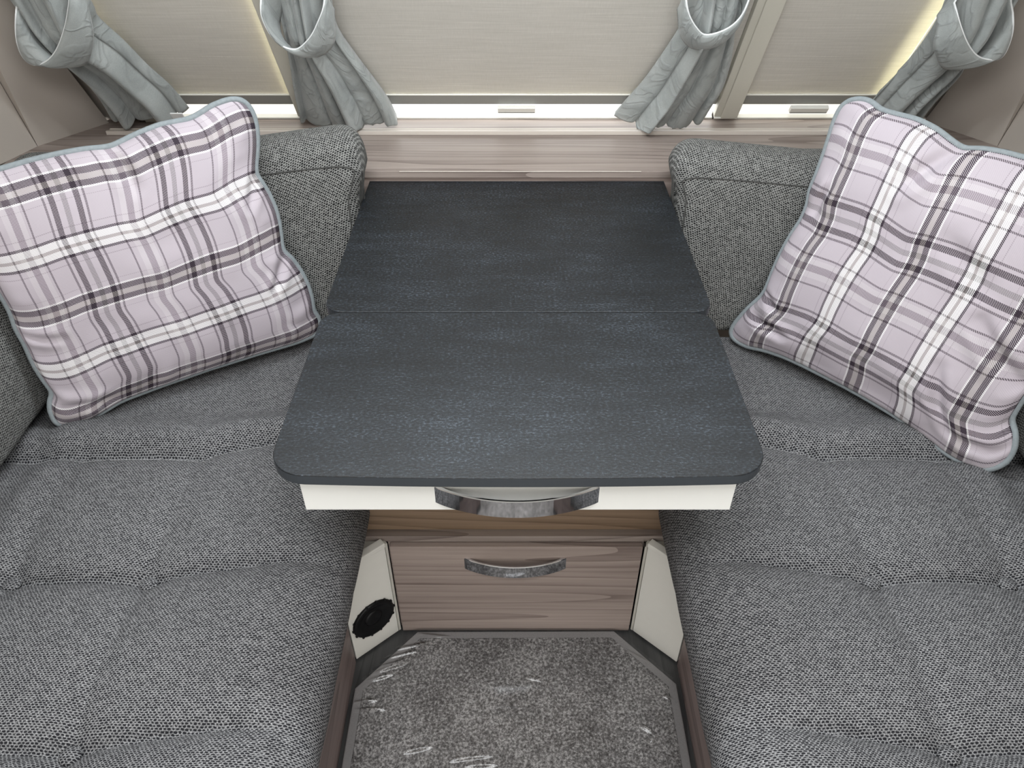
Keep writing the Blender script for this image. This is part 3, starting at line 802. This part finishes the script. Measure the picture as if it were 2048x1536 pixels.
# ------------------------------------------------------------------ plaid cushions
def cushion(fr, top, right, bot, left, mat, seed, label, wr, Tf=0.062, Tb=0.048):
    o, u, v, n = map(np.array, fr)
    n1 = 96
    T = resample(top, n1); Rr = resample(right[::-1], n1); B = resample(bot, n1); Lf = resample(left, n1)
    c00 = (B[0] + Lf[0]) / 2; c10 = (B[-1] + Rr[0]) / 2; c11 = (T[-1] + Rr[-1]) / 2; c01 = (T[0] + Lf[-1]) / 2
    B[0] = Lf[0] = c00; B[-1] = Rr[0] = c10; T[-1] = Rr[-1] = c11; T[0] = Lf[-1] = c01
    T, Rr, B, Lf = (smoothpts(q, 3) for q in (T, Rr, B, Lf))
    a = np.linspace(0, 1, n1); A, Bb = np.meshgrid(a, a)      # A along u, Bb along v
    # concentrate samples near the border
    C = ((1 - Bb)[..., None] * B[None, :, :] + Bb[..., None] * T[None, :, :] + (1 - A)[..., None] * Lf[:, None, :] + A[..., None] * Rr[:, None, :]
         - ((1 - A) * (1 - Bb))[..., None] * c00 - (A * (1 - Bb))[..., None] * c10 - (A * Bb)[..., None] * c11 - ((1 - A) * Bb)[..., None] * c01)
    prof = ((1 - np.abs(2 * A - 1) ** 2.3) * (1 - np.abs(2 * Bb - 1) ** 2.3))
    prof = np.clip(prof, 0, 1) ** 0.5
    edge = np.minimum(np.minimum(A, 1 - A), np.minimum(Bb, 1 - Bb))
    wrk = 0.004 * vnoise(A * 5 + seed, Bb * 5) + 0.0025 * vnoise(A * 11 + seed, Bb * 11 + 3)
    # gathers running in from the border
    ang = np.where(np.minimum(A, 1 - A) < np.minimum(Bb, 1 - Bb), Bb, A)
    gath = 0.005 * vnoise(ang * 19 + seed * 3.1, ang * 0 + edge * 3) * np.exp(-((edge - 0.06) / 0.07) ** 2)
    hf = Tf * prof + (wrk + gath) * np.clip(edge / 0.05, 0, 1)
    for (a0, b0, a1, b1, wd, dp) in wr:      # explicit creases
        d = np.array([a1 - a0, b1 - b0]); L2 = d @ d
        tt = np.clip(((A - a0) * d[0] + (Bb - b0) * d[1]) / L2, 0, 1)
        sd = ((A - a0) * -d[1] + (Bb - b0) * d[0]) / math.sqrt(L2)
        dist = np.hypot(A - a0 - tt * d[0], Bb - b0 - tt * d[1])
        fade = np.sin(math.pi * np.clip(tt * 0.9 + 0.05, 0, 1)) ** 0.5
        hf = hf - dp * np.exp(-(dist / wd) ** 2) * fade + 0.55 * dp * np.exp(-((dist - 2.2 * wd) / (1.2 * wd)) ** 2) * fade
    hb = -Tb * prof
    def W3(Cc, h): return o + Cc[..., 0:1] * u + Cc[..., 1:2] * v + h[..., None] * n
    Wd = float(np.linalg.norm(np.diff(B, axis=0), axis=1).sum()); Hh = float(np.linalg.norm(np.diff(Lf, axis=0), axis=1).sum())
    UV = np.stack([A * 0.56, Bb * 0.545], -1)
    Pf, Pb = W3(C, hf), W3(C, hb)
    e = empty('scatter_cushion', tuple(float(q) for q in (o + u * 0.27)), label, 'cushion', 'plaid scatter cushions')
    vs = np.vstack([Pf.reshape(-1, 3), Pb.reshape(-1, 3)]); K = n1 * n1; fs = []
    border = lambda i, j: i in (0, n1 - 1) or j in (0, n1 - 1)
    idb = lambda i, j: (i * n1 + j) if border(i, j) else K + i * n1 + j
    for i in range(n1 - 1):
        for j in range(n1 - 1):
            fs.append((i * n1 + j, i * n1 + j + 1, (i + 1) * n1 + j + 1, (i + 1) * n1 + j))
            fs.append((idb(i, j), idb(i + 1, j), idb(i + 1, j + 1), idb(i, j + 1)))
    uvs = np.vstack([UV.reshape(-1, 2), UV.reshape(-1, 2)])
    raw('cover', vs, fs, mat, e, True, uvs)
    ring = [Pf[0, j] for j in range(0, n1 - 1)] + [Pf[i, n1 - 1] for i in range(0, n1 - 1)] + [Pf[n1 - 1, j] for j in range(n1 - 1, 0, -1)] + [Pf[i, 0] for i in range(n1 - 1, 0, -1)]
    ring = np.array(ring)
    for _ in range(2): ring = 0.25 * np.roll(ring, 1, 0) + 0.5 * ring + 0.25 * np.roll(ring, -1, 0)
    p = tube('piping', ring, 0.0062, 'pipe', e, True, 10); p['label'] = 'blue-grey piped edge'
    return e
frL = ((-0.926, 1.145, 0.46), (0.8524, 0.5226, 0.0185), (-0.1137, 0.1507, 0.982), (0.5104, -0.8392, 0.1878))
cushion(frL,
    [(-0.012, 0.498), (0.033, 0.497), (0.087, 0.498), (0.132, 0.502), (0.182, 0.504), (0.231, 0.503), (0.269, 0.498), (0.295, 0.504), (0.322, 0.511), (0.366, 0.519), (0.4, 0.519), (0.421, 0.518), (0.445, 0.525), (0.47, 0.535), (0.491, 0.538), (0.507, 0.541), (0.528, 0.535)],
    [(0.528, 0.535), (0.54, 0.522), (0.544, 0.497), (0.541, 0.471), (0.534, 0.445), (0.526, 0.424), (0.514, 0.394), (0.522, 0.371), (0.53, 0.347), (0.535, 0.311), (0.534, 0.281), (0.53, 0.252), (0.524, 0.222), (0.54, 0.199), (0.552, 0.165), (0.559, 0.13), (0.56, 0.096), (0.555, 0.063), (0.565, 0.046), (0.560, 0.02), (0.545, 0.008)],
    [(-0.013, 0.006), (-0.006, -0.010), (0.015, -0.018), (0.041, -0.016), (0.07, -0.008), (0.112, 0.004), (0.196, 0.008), (0.302, 0.010), (0.407, 0.008), (0.504, 0.004), (0.545, 0.008)],
    [(-0.013, 0.006), (-0.012, 0.034), (-0.002, 0.057), (0.008, 0.066), (0.002, 0.1), (-0.001, 0.135), (0.001, 0.18), (-0.001, 0.216), (0.003, 0.243), (0.003, 0.272), (0.001, 0.286), (-0.001, 0.355), (-0.004, 0.433), (-0.012, 0.498)],
    'plaidl', 1.7, 'lilac plaid scatter cushion leaning in the left corner',
    [(0.50, 0.98, 0.53, 0.84, 0.018, 0.009), (0.02, 0.42, 0.14, 0.39, 0.014, 0.007), (0.98, 0.40, 0.86, 0.28, 0.013, 0.009), (0.98, 0.72, 0.90, 0.62, 0.013, 0.008), (0.06, 0.11, 0.22, 0.05, 0.018, 0.007)])
frR = ((0.531, 1.435, 0.47), (0.6798, -0.7333, -0.0122), (0.2025, 0.1717, 0.9641), (-0.7049, -0.6579, 0.2652))
cushion(frR,
    [(0.044, 0.547), (0.064, 0.554), (0.085, 0.553), (0.104, 0.543), (0.139, 0.543), (0.177, 0.544), (0.217, 0.537), (0.25, 0.525), (0.276, 0.517), (0.302, 0.526), (0.342, 0.53), (0.371, 0.53), (0.46, 0.53), (0.589, 0.539)],
    [(0.589, 0.539), (0.581, 0.402), (0.574, 0.268), (0.56, 0.148), (0.56, 0.121), (0.56, 0.099), (0.568, 0.092), (0.581, 0.078), (0.592, 0.051), (0.592, 0.02)],
    [(-0.019, 0.0), (-0.006, -0.012), (0.032, -0.012), (0.07, 0.0), (0.121, 0.008), (0.173, 0.010), (0.224, 0.010), (0.269, 0.010), (0.315, 0.008), (0.369, 0.004), (0.421, -0.004), (0.465, -0.012), (0.498, -0.020), (0.531, -0.022), (0.565, -0.017), (0.581, -0.003), (0.592, 0.02)],
    [(-0.019, 0.0), (-0.018, 0.024), (-0.002, 0.067), (0.018, 0.107), (0.025, 0.128), (0.023, 0.164), (0.024, 0.199), (0.027, 0.235), (0.033, 0.272), (0.04, 0.296), (0.041, 0.335), (0.033, 0.359), (0.034, 0.391), (0.033, 0.432), (0.03, 0.471), (0.027, 0.495), (0.027, 0.514), (0.029, 0.534), (0.044, 0.547)],
    'plaidr', 7.3, 'lilac plaid scatter cushion tilted in the right corner',
    [(0.43, 0.97, 0.33, 0.80, 0.020, 0.012), (0.05, 0.15, 0.20, 0.10, 0.016, 0.012), (0.03, 0.25, 0.13, 0.20, 0.012, 0.008), (0.75, 0.50, 0.98, 0.32, 0.022, 0.013), (0.72, 0.30, 0.80, 0.12, 0.020, 0.010), (0.06, 0.60, 0.10, 0.72, 0.014, 0.009), (0.80, 0.09, 0.97, 0.08, 0.016, 0.009), (0.55, 0.70, 0.70, 0.60, 0.03, 0.007)])

# ------------------------------------------------------------------ curtains
def catmull(pts, n):
    P = np.asarray(pts, float); m = len(P)
    Q = np.vstack([2 * P[0] - P[1], P, 2 * P[-1] - P[-2]]); out = []
    for t in np.linspace(0, m - 1 - 1e-6, n):
        i = int(t); f = t - i; a, b, c, d = Q[i:i + 4]
        out.append(0.5 * ((2 * b) + (c - a) * f + (2 * a - 5 * b + 4 * c - d) * f * f + (3 * b - a - 3 * c + d) * f ** 3))
    return np.array(out)
def curtain(sec, off, up, lo, offt, folds, seed, label):
    a, b = np.array(sec[0][0]), np.array(sec[0][1])
    sec = [((a[0] - 0.02, -0.74), (b[0] + 0.02, -0.74)), ((a[0] - 0.008, -0.66), (b[0] + 0.008, -0.66))] + list(sec)
    Lc = catmull([s[0] for s in sec], 110); Rc = catmull([s[1] for s in sec], 110)
    if off < 0.07:
        for i in range(110):
            q = min(1, max(0, (i / 109 - 0.55) / 0.4)); dn = 0.030 * q * q * (3 - 2 * q)
            for c in (Lc, Rc): c[i] = (c[i][0] * (1 - 0.8 * dn), c[i][1] - 1.19 * dn + 0.016 * q * q)
    nq, nb = 110, 20
    P = np.zeros((110, nq + nb, 3)); UV = np.zeros((110, nq + nb, 2))
    for i in range(110):
        g = i / 109
        width = np.linalg.norm(Rc[i] - Lc[i])
        bunch = math.exp(-((g - 0.55) / 0.14) ** 2)
        fd = (0.036 + 0.014 * g) * (1 - 0.25 * bunch)
        for j in range(nq):
            q = j / (nq - 1)
            qq = q + 0.035 * math.sin(2 * math.pi * q * 1.5 + seed) + 0.018 * math.sin(5.0 * g + seed * 2 + 6 * q)
            ph = folds * qq + seed * 0.37
            rdg = abs(math.sin(math.pi * ph)) ** 0.42
            k = math.floor(ph)
            amp = 0.7 + 0.5 * math.sin(k * 2.4 + seed)
            q2 = min(1, max(0, (g - 0.55) / 0.4)) if off < 0.07 else 0
            n = (off + 0.030 * q2 * q2 * (3 - 2 * q2)) * (0.25 + 0.75 * math.sin(math.pi * (0.04 + 0.92 * q)) ** 0.55) + fd * (amp * rdg - 0.75) * (math.sin(math.pi * (0.03 + 0.94 * q)) ** 0.35) + 0.030 * bunch * math.sin(math.pi * q) ** 0.6
            x, t = Lc[i] + (Rc[i] - Lc[i]) * q
            P[i, j] = RK(x, t, max(n, 0.013)); UV[i, j] = (q * 0.32 + seed, g * 0.6)
        for j in range(nb):
            q = 1 - j / (nb - 1)
            x, t = Lc[i] + (Rc[i] - Lc[i]) * (0.02 + 0.96 * q)
            P[i, nq + j] = RK(x, t, 0.0125 if off < 0.07 else 0.03); UV[i, nq + j] = (q * 0.32 + seed, g * 0.6)
    # the hem rests on the sill
    hem = 0.7955 + 0.004 * np.abs(np.sin(np.arange(nq + nb) * 0.35))
    P[..., 2] = np.maximum(P[..., 2], hem[None, :])
    mid = (Lc[-1] + Rc[-1]) / 2
    bpt = RK(mid[0], mid[1], off * 0.5); bpt[2] = 0.7955
    e = empty('curtain', tuple(bpt), label, 'curtain', 'tied-back grey velvet curtains')
    gridmesh('drape', P, UV, 'velvet', e, closed_j=True, caps=True)
    # tieback band: front from the rims, back against the wall
    nf, nbk = 44, 22
    U = smoothpts(resample(catmull(up, 60), nf), 1); Lo = smoothpts(resample(catmull(lo, 60), nf), 1)
    def loop(F, n1, lift):
        pts = []
        for k in range(nf):
            q = k / (nf - 1)
            pts.append(RK(F[k][0], F[k][1], n1 * (0.55 + 0.45 * math.sin(math.pi * q) ** 0.4)))
        a, b = F[-1], F[0]
        for k in range(1, nbk):
            q = k / nbk
            x, t = a + (b - a) * q
            sn = math.sin(math.pi * q)
            pts.append(RK(x, t - lift * sn, n1 * 0.55 * (1 - sn) + 0.011 * sn))
        return np.array(pts)
    Lu = loop(U, offt + 0.012, 0.07); Ll = loop(Lo, offt, 0.09)
    m = len(Lu); nm = 9
    G = np.zeros((nm, m, 3)); UVt = np.zeros((nm, m, 2))
    for r in range(nm):
        q = r / (nm - 1)
        G[r] = Lu * (1 - q) + Ll * q - NR * 0.008 * math.sin(math.pi * q)
        UVt[r, :, 0] = np.linspace(0, 0.45, m) + seed; UVt[r, :, 1] = q * 0.07 + 2
    tb = gridmesh('tieback', G, UVt, 'velvet', e, closed_j=True)
    sm = tb.modifiers.new('thickness', 'SOLIDIFY'); sm.thickness = 0.004; sm.offset = 0
    tube('tieback_piping', Lu, 0.0022, 'wpipe', tb, True, 6)
    tube('tieback_piping', Ll, 0.0013, 'wpipe', tb, True, 6)
    return e
SEC = {
 'LI': ([((-0.491, -0.571), (-0.356, -0.571)), ((-0.496, -0.505), (-0.367, -0.505)), ((-0.503, -0.432), (-0.379, -0.432)), ((-0.506, -0.353), (-0.388, -0.353)), ((-0.512, -0.303), (-0.384, -0.303)), ((-0.525, -0.218), (-0.36, -0.218)), ((-0.541, -0.134), (-0.334, -0.134)), ((-0.552, -0.07), (-0.315, -0.07)), ((-0.558, -0.020), (-0.303, -0.012))], 0.055,
        [(-0.517, -0.445), (-0.523, -0.419), (-0.52, -0.392), (-0.511, -0.366), (-0.498, -0.348), (-0.472, -0.34), (-0.449, -0.355), (-0.425, -0.38), (-0.406, -0.408), (-0.39, -0.434), (-0.381, -0.46)],
        [(-0.505, -0.362), (-0.499, -0.341), (-0.483, -0.321), (-0.453, -0.306), (-0.425, -0.311), (-0.405, -0.324), (-0.387, -0.347), (-0.380, -0.375), (-0.378, -0.40)], 0.085, 5.2, 1.3,
        'grey velvet tied curtain between the left window and the middle window'),
 'RI': ([((0.366, -0.571), (0.491, -0.571)), ((0.369, -0.505), (0.493, -0.505)), ((0.375, -0.432), (0.495, -0.432)), ((0.377, -0.38), (0.498, -0.38)), ((0.374, -0.325), (0.496, -0.339)), ((0.346, -0.218), (0.514, -0.234)), ((0.321, -0.134), (0.521, -0.143)), ((0.293, -0.07), (0.512, -0.083)), ((0.270, -0.024), (0.501, -0.026))], 0.055,
        [(0.353, -0.46), (0.367, -0.425), (0.392, -0.394), (0.413, -0.381), (0.451, -0.394), (0.475, -0.419), (0.488, -0.46)],
        [(0.352, -0.40), (0.364, -0.362), (0.39, -0.334), (0.424, -0.33), (0.454, -0.341), (0.477, -0.372), (0.487, -0.41)], 0.085, 4.6, 2.9,
        'grey velvet tied curtain between the middle window and the right window'),
 'LO': ([((-1.063, -0.596), (-0.89, -0.606)), ((-1.062, -0.531), (-0.881, -0.542)), ((-1.05, -0.46), (-0.887, -0.46)), ((-1.047, -0.383), (-0.891, -0.396)), ((-1.029, -0.282), (-0.896, -0.366)), ((-1.025, -0.211), (-0.874, -0.303)), ((-1.022, -0.152), (-0.854, -0.227)), ((-1.024, -0.101), (-0.83, -0.16)), ((-1.03, -0.050), (-0.818, -0.080))], 0.085,
        [(-1.014, -0.448), (-1.046, -0.386), (-1.056, -0.341), (-1.044, -0.325), (-1.01, -0.337), (-0.97, -0.368), (-0.925, -0.419), (-0.894, -0.464), (-0.882, -0.488)],
        [(-1.03, -0.345), (-1.001, -0.315), (-0.973, -0.304), (-0.947, -0.312), (-0.915, -0.341), (-0.885, -0.386), (-0.873, -0.419), (-0.864, -0.464)], 0.115, 4.2, 4.1,
        'grey velvet tied curtain in the left corner with a white hem label'),
 'RO': ([((0.893, -0.596), (1.053, -0.606)), ((0.899, -0.531), (1.046, -0.542)), ((0.905, -0.46), (1.052, -0.46)), ((0.922, -0.383), (1.055, -0.383)), ((0.928, -0.327), (1.043, -0.285)), ((0.928, -0.267), (1.054, -0.227)), ((0.922, -0.216), (1.052, -0.178)), ((0.915, -0.178), (1.046, -0.134)), ((0.898, -0.100), (1.046, -0.050))], 0.085,
        [(0.913, -0.439), (0.934, -0.413), (0.966, -0.379), (1.003, -0.351), (1.042, -0.341), (1.057, -0.351), (1.048, -0.399), (1.03, -0.439)],
        [(0.900, -0.40), (0.905, -0.365), (0.923, -0.337), (0.952, -0.307), (0.977, -0.301), (1.009, -0.313), (1.035, -0.335)], 0.115, 4.3, 5.6,
        'grey velvet tied curtain in the right corner'),
}
CU = {k: curtain(*v) for k, v in SEC.items()}
# hem label and bit of clear packing on the left corner curtain
lab = rkbox('hem_label', -0.838, -0.808, -0.128, -0.108, 0.088, 0.091, 'label', CU['LO'], 0.0008); lab['label'] = 'white hem label'

# ------------------------------------------------------------------ carpet and its plastic film
ca = empty('carpet', (0.008, 0.2, 0.0), 'grey flecked carpet on the floor between the seats', 'carpet')
outl = [(-0.326, -0.6), (0.344, -0.6), (0.346, 0.822), (0.228, 0.9475), (-0.211, 0.9455), (-0.329, 0.812)]
prism('binding', outl, 0.0005, 0.0095, 'bind', ca, 0.003)
def inset(poly, d):
    c = np.mean(np.array(poly), 0); out = []
    n = len(poly)
    for i in range(n):
        p = np.array(poly[i]); a = p - np.array(poly[i - 1]); b = np.array(poly[(i + 1) % n]) - p
        na = np.array([-a[1], a[0]]) / np.linalg.norm(a); nb = np.array([-b[1], b[0]]) / np.linalg.norm(b)
        k = (na + nb) / (1 + na @ nb); out.append(tuple(p + k * d))
    return out
prism('pile', inset(outl, 0.018), 0.009, 0.0125, 'carpet', ca, 0.0025)
# film
xs = np.linspace(-0.331, 0.349, 240); ys = np.linspace(0.25, 0.951, 250)
Xg, Yg = np.meshgrid(xs, ys)
Zg = 0.0165 + 0.0009 * vnoise(Xg * 8, Yg * 8) + 0.0005 * vnoise(Xg * 22, Yg * 22)
WR = [(-0.30, 0.838, -0.215, 0.872, 0.004), (-0.295, 0.852, -0.20, 0.883, 0.003), (-0.285, 0.870, -0.185, 0.900, 0.0035), (-0.215, 0.935, -0.13, 0.925, 0.0025),
      (-0.329, 0.775, -0.27, 0.785, 0.003), (0.02, 0.835, 0.075, 0.822, 0.0022), (0.25, 0.735, 0.285, 0.712, 0.0025), (-0.22, 0.675, -0.15, 0.690, 0.003),
      (-0.13, 0.660, -0.03, 0.672, 0.003), (-0.10, 0.650, -0.02, 0.655, 0.0025), (0.265, 0.70, 0.295, 0.70, 0.002), (-0.31, 0.822, -0.24, 0.845, 0.003), (-0.27, 0.893, -0.17, 0.915, 0.003), (-0.325, 0.760, -0.25, 0.765, 0.003),
      (0.24, 0.90, 0.30, 0.86, 0.002), (-0.05, 0.76, 0.06, 0.752, 0.0012), (0.30, 0.80, 0.335, 0.78, 0.002), (-0.20, 0.60, -0.10, 0.615, 0.003), (0.10, 0.62, 0.16, 0.60, 0.002)]
for x0, y0, x1, y1, hh in WR:
    d = np.array([x1 - x0, y1 - y0]); L2 = d @ d
    tt = np.clip(((Xg - x0) * d[0] + (Yg - y0) * d[1]) / L2, 0, 1)
    dist = np.hypot(Xg - x0 - tt * d[0], Yg - y0 - tt * d[1])
    Zg = Zg + 1.7 * hh * np.exp(-(dist / 0.005) ** 2) * np.sin(math.pi * np.clip(tt, 0.06, 0.94)) ** 0.7
inside = (Yg < 0.951) & ((Xg + 0.331) * 0.133 + (0.812 - Yg) * 0.118 > -0.0003) & ((0.349 - Xg) * 0.125 + (0.822 - Yg) * 0.118 > -0.0003)
vs = np.stack([Xg, Yg, Zg], -1).reshape(-1, 3); fs = []
nx = len(xs)
for i in range(len(ys) - 1):
    for j in range(nx - 1):
        if inside[i, j] and inside[i + 1, j] and inside[i, j + 1] and inside[i + 1, j + 1]:
            fs.append((i * nx + j, i * nx + j + 1, (i + 1) * nx + j + 1, (i + 1) * nx + j))
used = sorted({k for f in fs for k in f}); rem = {k: i for i, k in enumerate(used)}
film = raw('plastic_film', vs[used], [tuple(rem[k] for k in f) for f in fs], 'film', None, True)
tag(film, 'clear wrinkled plastic film laid over the grey carpet', 'film')
